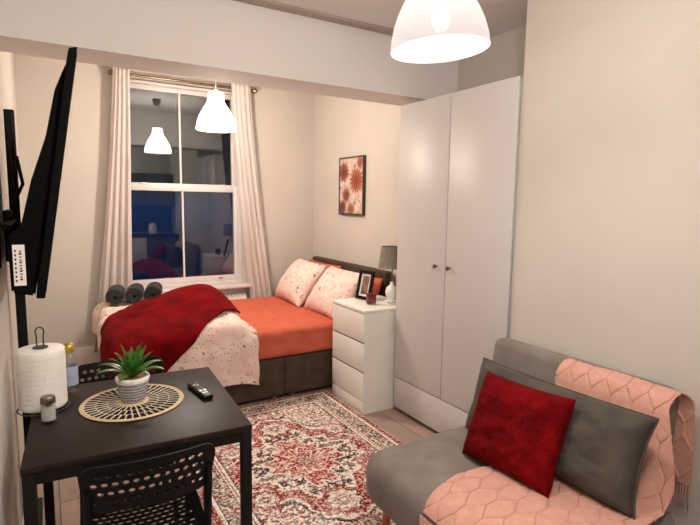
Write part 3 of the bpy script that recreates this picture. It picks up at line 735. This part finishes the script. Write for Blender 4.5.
# potted plant
pp = thing('potted_plant', 'small green succulent in a grey ribbed pot on the placemat', 'plant', (.272, 2.118, TZ + .0075))
lathe('pot', [(0, 0), (.040, 0), (.046, .01), (.055, .05), (.060, .085), (.052, .085), (.048, .05), (0, .05)], M['pot'], pp, seg=36)
lathe('pot_rim', [(.061, .082), (.064, .088), (.064, .098), (.060, .102), (.053, .100), (.052, .086)], M['potwhite'], pp, seg=36, close=True)
lathe('soil', [(0, .094), (.03, .093), (.052, .090), (.052, .08), (0, .08)], M['soil'], pp, seg=28)
def leaf(az, el, L_, wd_, curl):
    bm = bmesh.new(); n = 9; rows = []
    for i in range(n):
        t = i / (n - 1); w2 = wd_ * (math.sin(PI * min(1, (t * .86 + .14))) ** .8) * (1 if t < .98 else .05)
        e_ = el - curl * t * t; 
        if i == 0: c0 = Vector((0, 0, 0))
        else: c0 = c0 + Vector((math.cos(e_), 0, math.sin(e_))) * L_ / (n - 1)
        nrm = Vector((-math.sin(e_), 0, math.cos(e_)))
        rows.append([bm.verts.new(c0 + Vector((0, s * w2, 0)) + nrm * (abs(s) * w2 * .45)) for s in (-1, -.5, 0, .5, 1)])
    for i in range(n - 1):
        for j in range(4): bm.faces.new((rows[i][j], rows[i + 1][j], rows[i + 1][j + 1], rows[i][j + 1]))
    bmesh.ops.transform(bm, matrix=Matrix.Translation((.006 * math.cos(az), .006 * math.sin(az), .096)) @ Matrix.Rotation(az, 4, 'Z'), verts=bm.verts[:])
    o = finish('leaf', bm, M['leaf'], pp, True, 0); md = o.modifiers.new('t', 'SOLIDIFY'); md.thickness = .0016
for i in range(8): leaf(i * 2 * PI / 8 + .3, .62 + .10 * math.sin(i * 2.3), .135 + .014 * math.sin(i * 5), .0155, .85)
for i in range(7): leaf(i * 2 * PI / 7 + .7, 1.08 + .06 * math.cos(i * 3), .120 + .01 * math.cos(i * 4), .0155, .45)
for i in range(5): leaf(i * 2 * PI / 5 + .2, 1.36, .130 + .012 * math.cos(i * 3), .012, .12)

# remote control
rc = thing('remote_control', 'black remote control lying on the dining table', 'remote control', (.528, 2.085, TZ + .001), math.radians(7))
bm = bmesh.new(); add_box(bm, -.021, .021, -.095, .095, 0, .018, .007, 4); finish('body', bm, M['black_plastic'], rc, True)
lathe('button_ring', [(.006, .018), (.013, .018), (.013, .020), (.006, .020)], M['steel'], rc, (0, .045, 0), 24, True)
for y, mt_ in ((.075, 'steel'), (.015, 'kitchen_dark'), (-.004, 'kitchen_dark')):
    for x in (-.010, .010): lathe('button', [(0, .0195), (.004, .0195), (.004, .018), (0, .018)], M[mt_], rc, (x, y, 0), 12)
for x in (-.009, .009): box('button', x - .006, x + .006, -.038, -.018, .018, .0205, M['white'], rc, .001)
box('button', -.012, .012, -.060, -.048, .018, .0195, M['white'], rc, .001)

# paper towel on holder
hp = thing('paper_towel_holder', 'dark wire kitchen roll holder with loop handle on the dining table', 'holder', (-.036, 2.215, TZ + .001))
bm = bmesh.new(); ring_tube(bm, .086, .003, .004, 48, 8); add_lathe(bm, [(0, 0), (.035, 0), (.035, .003), (0, .003)], seg=24)
for k in range(3): a = k * 2 * PI / 3; add_tube(bm, [(.03 * math.cos(a), .03 * math.sin(a), .003), (.086 * math.cos(a), .086 * math.sin(a), .004)], .003, 6)
finish('base', bm, M['gap'], hp, True)
lp = [(-.011, 0, .003), (-.011, 0, .28)] + [(-.014 * math.cos(t), 0, .30 + .018 * math.sin(t)) for t in np.linspace(0, PI, 9)] + [(.011, 0, .28), (.011, 0, .003)]
tube('loop_handle', lp, .0028, M['gap'], hp, 8)
lathe('retaining_disc', [(0, .239), (.026, .239), (.026, .242), (0, .243)], M['gap'], hp, seg=24)
n = 64; bm = bmesh.new()
prof = [(.020, 0)] + [(.078 + .004 * min(1, i / 2), 0.002 + .004 * i) for i in range(3)] + [(.0815 + .0012 * math.sin(i * 2.4), .015 + i * .007) for i in range(29)] + [(.081, .222), (.075, .228), (.020, .228)]
add_lathe(bm, prof, seg=n, close=True)
for v in bm.verts:
    r = math.hypot(v.co.x, v.co.y)
    if r > .05: k = 1 + .006 * fnoise(v.co.x * 20, v.co.y * 20, v.co.z * 30); v.co.x *= k; v.co.y *= k
roll = finish('kitchen_roll', bm, M['paper'], None, True, 50); roll.location = (-.036, 2.215, TZ + .010)
tag(roll, 'fat white kitchen paper roll on its holder beside the left wall', 'kitchen roll')
# salt shaker
ss = thing('salt_shaker', 'small glass salt shaker with metal lid, in front of the kitchen roll', 'salt shaker', (-.020, 2.065, TZ + .001))
ss.scale = (1.15, 1.15, 1.15)
lathe('glass_body', [(0, 0), (.023, 0), (.026, .004), (.024, .03), (.021, .055), (.022, .065), (.019, .065), (.019, .055), (.021, .03), (.021, .006), (0, .006)], M['jar'], ss, seg=12)
lathe('salt', [(0, .007), (.0195, .008), (.0195, .03), (.0185, .05), (0, .052)], M['salt'], ss, seg=20)
lathe('lid', [(.0205, .061), (.0212, .064), (.0212, .078), (.018, .083), (0, .084)], M['steel'], ss, seg=24)
# bottle behind the roll
bt = thing('spray_bottle', 'clear bottle with a gold cap, half hidden behind the kitchen roll', 'bottle', (.062, 2.365, TZ + .001))
M['label_blue'] = mottled('pale_blue_label', lin(150, 168, 196), lin(200, 206, 214), 20, .5)
lathe('bottle_body', [(0, 0), (.028, 0), (.030, .006), (.030, .13), (.022, .155), (.013, .165), (.012, .172), (0, .172)], M['jar'], bt, seg=28)
lathe('bottle_label', [(.0306, .03), (.0306, .11), (.0302, .11), (.0302, .03)], M['label_blue'], bt, seg=28, close=True)
lathe('cap', [(0, .168), (.019, .168), (.020, .175), (.020, .198), (.012, .206), (0, .207)], M['gold'], bt, seg=24)

# ---------------------------------------------------------------- chairs
def perforated(W, Hh, nxh, nyh, margin, fn, holes=(.0075, .005), rings=1, seg=8, fillet=.03):
    """sheet W x Hh with staggered oval holes; fn(u,v)->point"""
    bm = bmesh.new()
    cw = (W - 2 * margin) / nxh; chh = (Hh - 2 * margin) / nyh
    def V(x, y): return bm.verts.new(fn(x, y))
    for r in range(nyh):
        y0 = -Hh / 2 + margin + r * chh; y1 = y0 + chh
        st = (r % 2); cells = []
        if st: cells.append((-W / 2 + margin, cw / 2, False))
        for k in range(nxh - st): cells.append((-W / 2 + margin + cw / 2 * st + k * cw, cw, True))
        if st: cells.append((W / 2 - margin - cw / 2, cw / 2, False))
        for x0, ww, hole in cells:
            x1 = x0 + ww
            if not hole:
                bm.faces.new((V(x0, y0), V(x1, y0), V(x1, y1), V(x0, y1))); continue
            cx, cy = (x0 + x1) / 2, (y0 + y1) / 2
            out = [(x0, y0), (cx, y0), (x1, y0), (x1, cy), (x1, y1), (cx, y1), (x0, y1), (x0, cy)]
            O_ = [V(*p) for p in out]; I_ = [V(cx + holes[0] * math.cos(a), cy + holes[1] * math.sin(a)) for a in [math.atan2(p[1] - cy, p[0] - cx) for p in out]]
            for k in range(8): bm.faces.new((O_[k], O_[(k + 1) % 8], I_[(k + 1) % 8], I_[k]))
    # margin ring with rounded outer corners
    n = 12
    def loop(hx, hy, rad):
        pts = []
        for (sx_, sy_, a0_) in ((1, -1, -PI / 2), (1, 1, 0), (-1, 1, PI / 2), (-1, -1, PI)):
            for k in range(n + 1):
                a = a0_ + PI / 2 * k / n
                pts.append((sx_ * (hx - rad) + rad * math.cos(a), sy_ * (hy - rad) + rad * math.sin(a)))
        return pts
    lo = [V(*p) for p in loop(W / 2, Hh / 2, fillet)]; li = [V(*p) for p in loop(W / 2 - margin, Hh / 2 - margin, .0005)]
    N = len(lo)
    # subdivided connection along straight parts
    for k in range(N):
        k2 = (k + 1) % N; 
        a_, b_ = loop(W / 2, Hh / 2, fillet)[k], loop(W / 2, Hh / 2, fillet)[k2]; c_, d_ = loop(W / 2 - margin, Hh / 2 - margin, .0005)[k], loop(W / 2 - margin, Hh / 2 - margin, .0005)[k2]
        m_ = max(1, int(math.hypot(a_[0] - b_[0], a_[1] - b_[1]) / .025))
        for q in range(m_):
            t0, t1 = q / m_, (q + 1) / m_
            L = lambda A_, B_, t: (A_[0] + (B_[0] - A_[0]) * t, A_[1] + (B_[1] - A_[1]) * t)
            fs = [L(a_, b_, t0), L(a_, b_, t1), L(c_, d_, t1), L(c_, d_, t0)]
            try: bm.faces.new([V(*p) for p in fs])
            except ValueError: pass
    for v in lo + li: bm.verts.remove(v)
    bmesh.ops.remove_doubles(bm, verts=bm.verts[:], dist=.0004)
    return bm
def make_chair(label):
    t = thing('dining_chair', label, 'chair', (0, 0, 0), 0, 'black perforated dining chairs')
    # seat centre at origin; back towards -y
    sf = lambda x, y: Vector((x * (1 - .06 * (y / .2 < 0) * abs(y) / .2), y, .452 - .014 * (1 - (x / .19) ** 2) - (.02 * max(0, (y - .14) / .06) ** 2)))
    o = finish('seat', perforated(.385, .39, 13, 13, .030, sf, (.0104, .0082), fillet=.045), M['black_plastic'], t)
    md = o.modifiers.new('t', 'SOLIDIFY'); md.thickness = .005; md.offset = -1
    bf = lambda x, v: Vector((x * (1 + .05 * v / .08), -.235 + .030 * ((x / .19) ** 2) - (v + .08) * .22, .700 + v))
    o = finish('backrest', perforated(.385, .165, 12, 4, .020, bf, (.0100, .0080), fillet=.045), M['black_plastic'], t)
    md = o.modifiers.new('t', 'SOLIDIFY'); md.thickness = .006; md.offset = -1
    for s in (-1, 1):
        # rear leg running up as the back post
        tube('rear_leg', [(s * .185, -.26, 0.0), (s * .182, -.205, .20), (s * .180, -.182, .42), (s * .180, -.188, .50), (s * .178, -.218, .64), (s * .176, -.228, .70)], .0105, M['black_metal'], t, 10)
        tube('front_leg', [(s * .185, .215, 0.0), (s * .178, .165, .25), (s * .172, .120, .432)], .0105, M['black_metal'], t, 10)
        tube('side_rail', [(s * .174, .16, .428), (s * .176, 0, .426), (s * .178, -.182, .424)], .008, M['black_metal'], t, 8)
    tube('cross_rail', [(-.172, .118, .424), (.172, .118, .424)], .008, M['black_metal'], t, 8)
    tube('cross_rail', [(-.178, -.182, .424), (.178, -.182, .424)], .008, M['black_metal'], t, 8)
    return t
c1 = make_chair('black perforated chair on the near side of the dining table, its back to us')
c1.location = (.252, 1.80, 0); c1.rotation_euler = (0, 0, math.radians(-2))
c2 = dup(c1, (.262, 2.338, 0), math.radians(180 - 3), 'black perforated chair on the far side of the dining table, pushed in behind it')

# ---------------------------------------------------------------- television on its stand
tv = thing('television', 'black flat television seen from its edge by the left wall', 'television', (-.016, 1.65, 1.27))
# profile in (x, z) seen from the near side, extruded along y
def extr(name, prof, y0, y1, mat, par, bev=.004):
    bm = bmesh.new(); a = [bm.verts.new((p[0], y0, p[1])) for p in prof]; b = [bm.verts.new((p[0], y1, p[1])) for p in prof]; n = len(prof)
    bm.faces.new(a); bm.faces.new(b[::-1])
    for i in range(n): bm.faces.new((a[i], a[(i + 1) % n], b[(i + 1) % n], b[i]))
    if bev: bmesh.ops.bevel(bm, geom=bm.edges[:], offset=bev, segments=2, affect='EDGES')
    return finish(name, bm, M[mat], par, True, 40)
off = lambda pts: [(x + .02, z - 1.27) for x, z in pts]
M['screen'] = mottled('dark_screen', lin(8, 8, 10), lin(10, 10, 12), 3, .12)
extr('panel_frame', off([(.098, 1.968), (-.012, 1.268), (-.034, 1.270), (.076, 1.962)]), 0, 1.10, 'tv_back', tv, .002)
extr('screen', off([(.0965, 1.955), (-.010, 1.285), (-.0085, 1.285), (.098, 1.955)]), .01, 1.09, 'screen', tv, 0)
extr('back_housing', off([(.070, 1.930), (-.036, 1.272), (-.092, 1.285), (-.094, 1.44), (-.055, 1.47), (-.030, 1.60), (.010, 1.72), (.038, 1.85), (.058, 1.90)]), .03, 1.07, 'tv_back', tv, .006)
bm = bmesh.new(); add_box(bm, -.064, -.035, .0290, .0298, .035, .150)
finish('rating_sticker', bm, M['paper'], tv)['label'] = 'white rating sticker'
bm = bmesh.new()
for k in range(11): add_box(bm, -.049, -.043, .0284, .0290, .05 + k * .008, .05 + k * .008 + (.003 if k % 3 else .005))
for k in range(8): add_box(bm, -.060, -.056, .0284, .0290, .046 + k * .012, .052 + k * .012)
finish('sticker_print', bm, M['black_plastic'], tv)
st = thing('television_stand', 'black pole stand behind the dining table holding the television', 'television stand', (-.106, 2.53, 0))
box('base', -.040, .030, -.02, .40, 0, .012, M['black_metal'], st, .004)
box('pole', -.020, .018, .10, .14, .012, 1.92, M['black_metal'], st, .004)
bm = bmesh.new(); add_box(bm, -.020, .012, -.46, .10, .32 + 1.12, .34 + 1.12); add_box(bm, -.030, -.008, -.16, .10, 1.30, 1.50, .004); 
finish('mounting_plate', bm, M['black_metal'], st, True)
box('vesa_rail', -.040, -.032, -.36, -.335, 1.30, 1.86, M['black_metal'], st, .003)
box('vesa_rail', .010, .018, -.12, -.100, 1.34, 1.88, M['black_metal'], st, .003)
tube('cable_hook', [(.01, -.30, 1.52), (.045, -.30, 1.60), (.03, -.30, 1.70)], .006, M['black_metal'], st, 8)

# ---------------------------------------------------------------- sofa
so = thing('sofa', 'compact grey velvet sofa bed with wooden legs against the right wall', 'sofa', (1.65, 1.40, 0))
SX0, SY0, SY1 = 1.185, .86, 1.86
def rbox(bm, x0, x1, y0, y1, z0, z1, bev, seg=6, cuts=10): 
    b = bmesh.new(); add_box(b, x0, x1, y0, y1, z0, z1, bev, seg)
    merge(bm, b)
bm = bmesh.new(); rbox(bm, SX0 - 1.65, 2.00 - 1.65, SY0 - 1.40, SY1 - 1.40, .185, .43, .085, 8)
for v in bm.verts:
    v.co.z += .008 * fnoise(v.co.x * 4, v.co.y * 4, 1) + (.0 if v.co.z < .3 else .012 * math.cos(v.co.x * 2.6) * math.cos(v.co.y * 2.6))
finish('seat', bm, M['grey_velvet'], so, True, 60)
bm = bmesh.new(); rbox(bm, -.06, .06, SY0 + .13 - 1.40, 1.915 - 1.40, 0, .585, .045, 6)
bmesh.ops.transform(bm, matrix=Matrix.Translation((2.055 - 1.65, 0, .25)) @ Matrix.Rotation(math.radians(7), 4, 'Y'), verts=bm.verts[:])
finish('backrest', bm, M['grey_velvet'], so, True, 60)
for x, y in ((1.262, 1.735), (1.262, 1.02), (1.92, 1.70), (1.92, 1.06)):
    d = -1 if x < 1.5 else 1; e_ = 1 if y > 1.4 else -1
    tube('leg', [(x - 1.65, y - 1.40, .19), (x - 1.65 + d * .012, y - 1.4 + e_ * .018, 0)], [.021, .012], M['wood_leg'], so, 14)

# grey back cushion and red cushion
pillow('cushion', 'wide dark grey velvet cushion leaning on the sofa back', 'cushion', (1.805, 1.350, .617), (-.049, -1, .03), (.317, -.163, 1), .885, .36, .20, M['cush_velvet'], None, 12, .008, 5)
pillow('cushion', 'square deep red fluffy cushion propped in the middle of the sofa', 'cushion', (1.637, 1.369, .627), (.051, -1, .027), (.433, .053, 1), .44, .385, .16, M['red_cushion'], None, 15, .007, 4, n=70)

gc = [o for o in C.objects if o.name.startswith('cushion')][0]
per = []
for k in range(120):
    q_ = k / 30; side = int(q_); f_ = (q_ - side) * 2 - 1
    u_, v_ = ((f_, -1), (1, f_), (-f_, 1), (-1, -f_))[side]
    per.append((u_ * .4425 * (1 - .055 * (1 - v_ * v_)), v_ * .18 * (1 - .055 * (1 - u_ * u_)), 0))
bm = bmesh.new(); add_tube(bm, per + per[:1], .0042, 8)
finish('piping', bm, M['cush_velvet'], gc, True, 60)

# pink throw: over the back, down its front, over the seat to the front edge
def throw_path():
    pts = [(2.155, .44), (2.158, .60), (2.150, .78), (2.120, .832), (2.08, .838), (2.035, .825), (2.005, .79), (1.985, .70), (1.965, .60), (1.935, .51), (1.88, .462), (1.75, .456), (1.55, .460), (1.38, .462), (1.27, .452), (1.222, .434), (1.190, .400), (1.178, .375)]
    P = [np.array(p) for p in pts]; d = [0]
    for a, b in zip(P, P[1:]): d.append(d[-1] + np.linalg.norm(b - a))
    return np.array(P), np.array(d)
TP, TD = throw_path(); TL = TD[-1]
def sm(s):
    s = np.asarray(s); out = 0
    for o_, w2 in ((-.03, .2), (-.015, .2), (0, .2), (.015, .2), (.03, .2)):
        q = np.clip(s + o_, 0, TL); out = out + w2 * np.stack([np.interp(q, TD, TP[:, 0]), np.interp(q, TD, TP[:, 1])], -1)
    return out
def y_edges(s):
    k = s / TL
    far = np.interp(k, [0, .22, .35, .5, .6, .72, .85, 1], [1.36, 1.455, 1.46, 1.40, 1.405, 1.425, 1.44, 1.40])
    near = np.interp(k, [0, .22, .26, .33, .5, 1], [.925, .935, .962, .962, .885, .82])
    return near, far
ns, nv = 420, 230
S = np.linspace(0, TL, ns); q = sm(S); nr, fr = y_edges(S)
Vv = np.linspace(0, 1, nv)[None, :]; Yg = nr[:, None] + (fr - nr)[:, None] * Vv
Sg = S[:, None] * np.ones((1, nv))
tx = np.gradient(q[:, 0], S); tz_ = np.gradient(q[:, 1], S); nn_ = np.hypot(tx, tz_); nx_, nz_ = tz_ / nn_, -tx / nn_
# knitted pattern: elongated hexagon cords
cell_y, cell_s = .088, .235
A_ = Yg / cell_y; B_ = Sg / cell_s
def cord(A, B):
    tri = np.abs(2 * (B % 1) - 1); sft = .5 * np.clip((tri - .22) / .56, 0, 1)
    z1 = A + sft; z2 = A - sft
    d1 = np.abs(((z1) % 1) - .5) * cell_y; d2 = np.abs(((z2) % 1) - .5) * cell_y
    d = np.minimum(d1, d2); return np.exp(-(d / .0038) ** 2)
off_ = .003 + .0075 * cord(A_, B_) + .0008 * np.sin(Sg * 2 * PI / .012) + .006 * ngrid(Yg, Sg, 6, 31, 1)
Pt = np.stack([q[:, 0][:, None] + nx_[:, None] * -off_ * -1 * -1, Yg, q[:, 1][:, None] + nz_[:, None] * -off_ * -1 * -1], -1)
th = thing('throw_blanket', 'blush pink knitted throw with fringes over the sofa back and seat', 'blanket', (1.65, 1.18, .46))
Pt[..., 0] -= 1.65; Pt[..., 1] -= 1.18; Pt[..., 2] -= .46
grid_mesh('knit', Pt, M['pink_knit'], th, .007, offset=0)
def fringe(xa, za, y0, y1, L_, nrm):
    bm = bmesh.new(); n = int((y1 - y0) / .011)
    for i in range(n):
        y = y0 + (i + .5) * (y1 - y0) / n; j = random.uniform(-.004, .004)
        add_tube(bm, [(xa - 1.65, y - 1.18, za - .46 + .005), (xa - 1.65 + nrm * .004, y - 1.18 + j, za - .46 - L_ * .5), (xa - 1.65 + j, y - 1.18 + j * 1.5, za - .46 - L_ * random.uniform(.9, 1.05))], [.0032, .0026, .002], 5)
    o = finish('fringe', bm, M['pink_knit'], th, True, 0); return o
fringe(TP[0][0], TP[0][1], nr[0], fr[0], .10, 0); fringe(TP[-1][0] - .010, TP[-1][1], nr[-1], fr[-1], .12, -1)

# ---------------------------------------------------------------- kitchen corner behind the camera (seen mirrored in the window)
KY = YB
def kb(name, label, cat, x0, x1, y0, y1, z0, z1, mat, bev=.003, group=None):
    t = thing(name, label, cat, ((x0 + x1) / 2, y0, z0), 0, group); cx_ = (x0 + x1) / 2
    box('body', x0 - cx_, x1 - cx_, 0, y1 - y0, 0, z1 - z0, M[mat], t, bev); return t, (x1 - x0)
fr_, W_ = kb('fridge', 'white under-counter fridge reflected in the left of the lower window pane', 'fridge', 1.20, 1.62, KY + .005, .33, .0, .86, 'white')
box('door', -W_ / 2 + .004, W_ / 2 - .004, .585, .62, .05, .84, M['white'], fr_, .006)
bc, W_ = kb('base_cabinet', 'grey kitchen base cabinet under the dark worktop', 'cabinet', 1.63, 2.195, KY + .005, .33, .0, .86, 'kitchen_door')
box('door', -W_ / 2 + .004, -.003, .585, .605, .08, .85, M['kitchen_door'], bc, .003); box('door', .003, W_ / 2 - .004, .585, .605, .08, .85, M['kitchen_door'], bc, .003)
wt = box('worktop', -.50, .50, 0, .64, 0, .038, M['kitchen_dark'], None, .004); wt.location = (1.695, KY + .004, .865); tag(wt, 'long dark kitchen worktop reflected in the window', 'worktop')
sb = box('splashback', -.50, .50, 0, .008, 0, .50, M['splash'], None); sb.location = (1.695, KY + .001, .92); tag(sb, 'blue splashback above the dark worktop', 'splashback')
kt = thing('kettle', 'white kettle standing on the dark worktop', 'kettle', (1.78, .05, .904))
lathe('body', [(0, 0), (.075, 0), (.08, .02), (.072, .12), (.055, .18), (.03, .20), (0, .205)], M['white'], kt, seg=28)
tube('handle', [(.07, 0, .04), (.12, 0, .07), (.12, 0, .15), (.06, 0, .175)], .009, M['black_plastic'], kt)
for i, x in enumerate((1.20, 1.70)):
    kc, W_ = kb('wall_cabinet', ('grey kitchen wall cabinet above the splashback, over the fridge', 'grey kitchen wall cabinet above the splashback, nearer the sofa')[i], 'cabinet', x, x + .49, KY + .005, .10, 1.45, 2.05, 'kitchen_door', group='wall cabinets')
    box('door', -W_ / 2 + .003, W_ / 2 - .003, .345, .363, .003, .597, M['kitchen_door'], kc, .003)

kl = thing('fill_light_fitting', 'small round white fill light added out of view over the kitchen corner', 'lamp', (0.62, 0.25, ZC))  # unseen fitting added to go with the fill light
lathe('fitting', [(0, 0), (.11, 0), (.12, -.02), (0, -.02)], M['white'], kl, seg=32)
lathe('diffuser', [(0, -.021), (.11, -.021), (.10, -.045), (0, -.055)], emit('fill_light_diffuser', (1, .9, .8), 4), kl, seg=32)
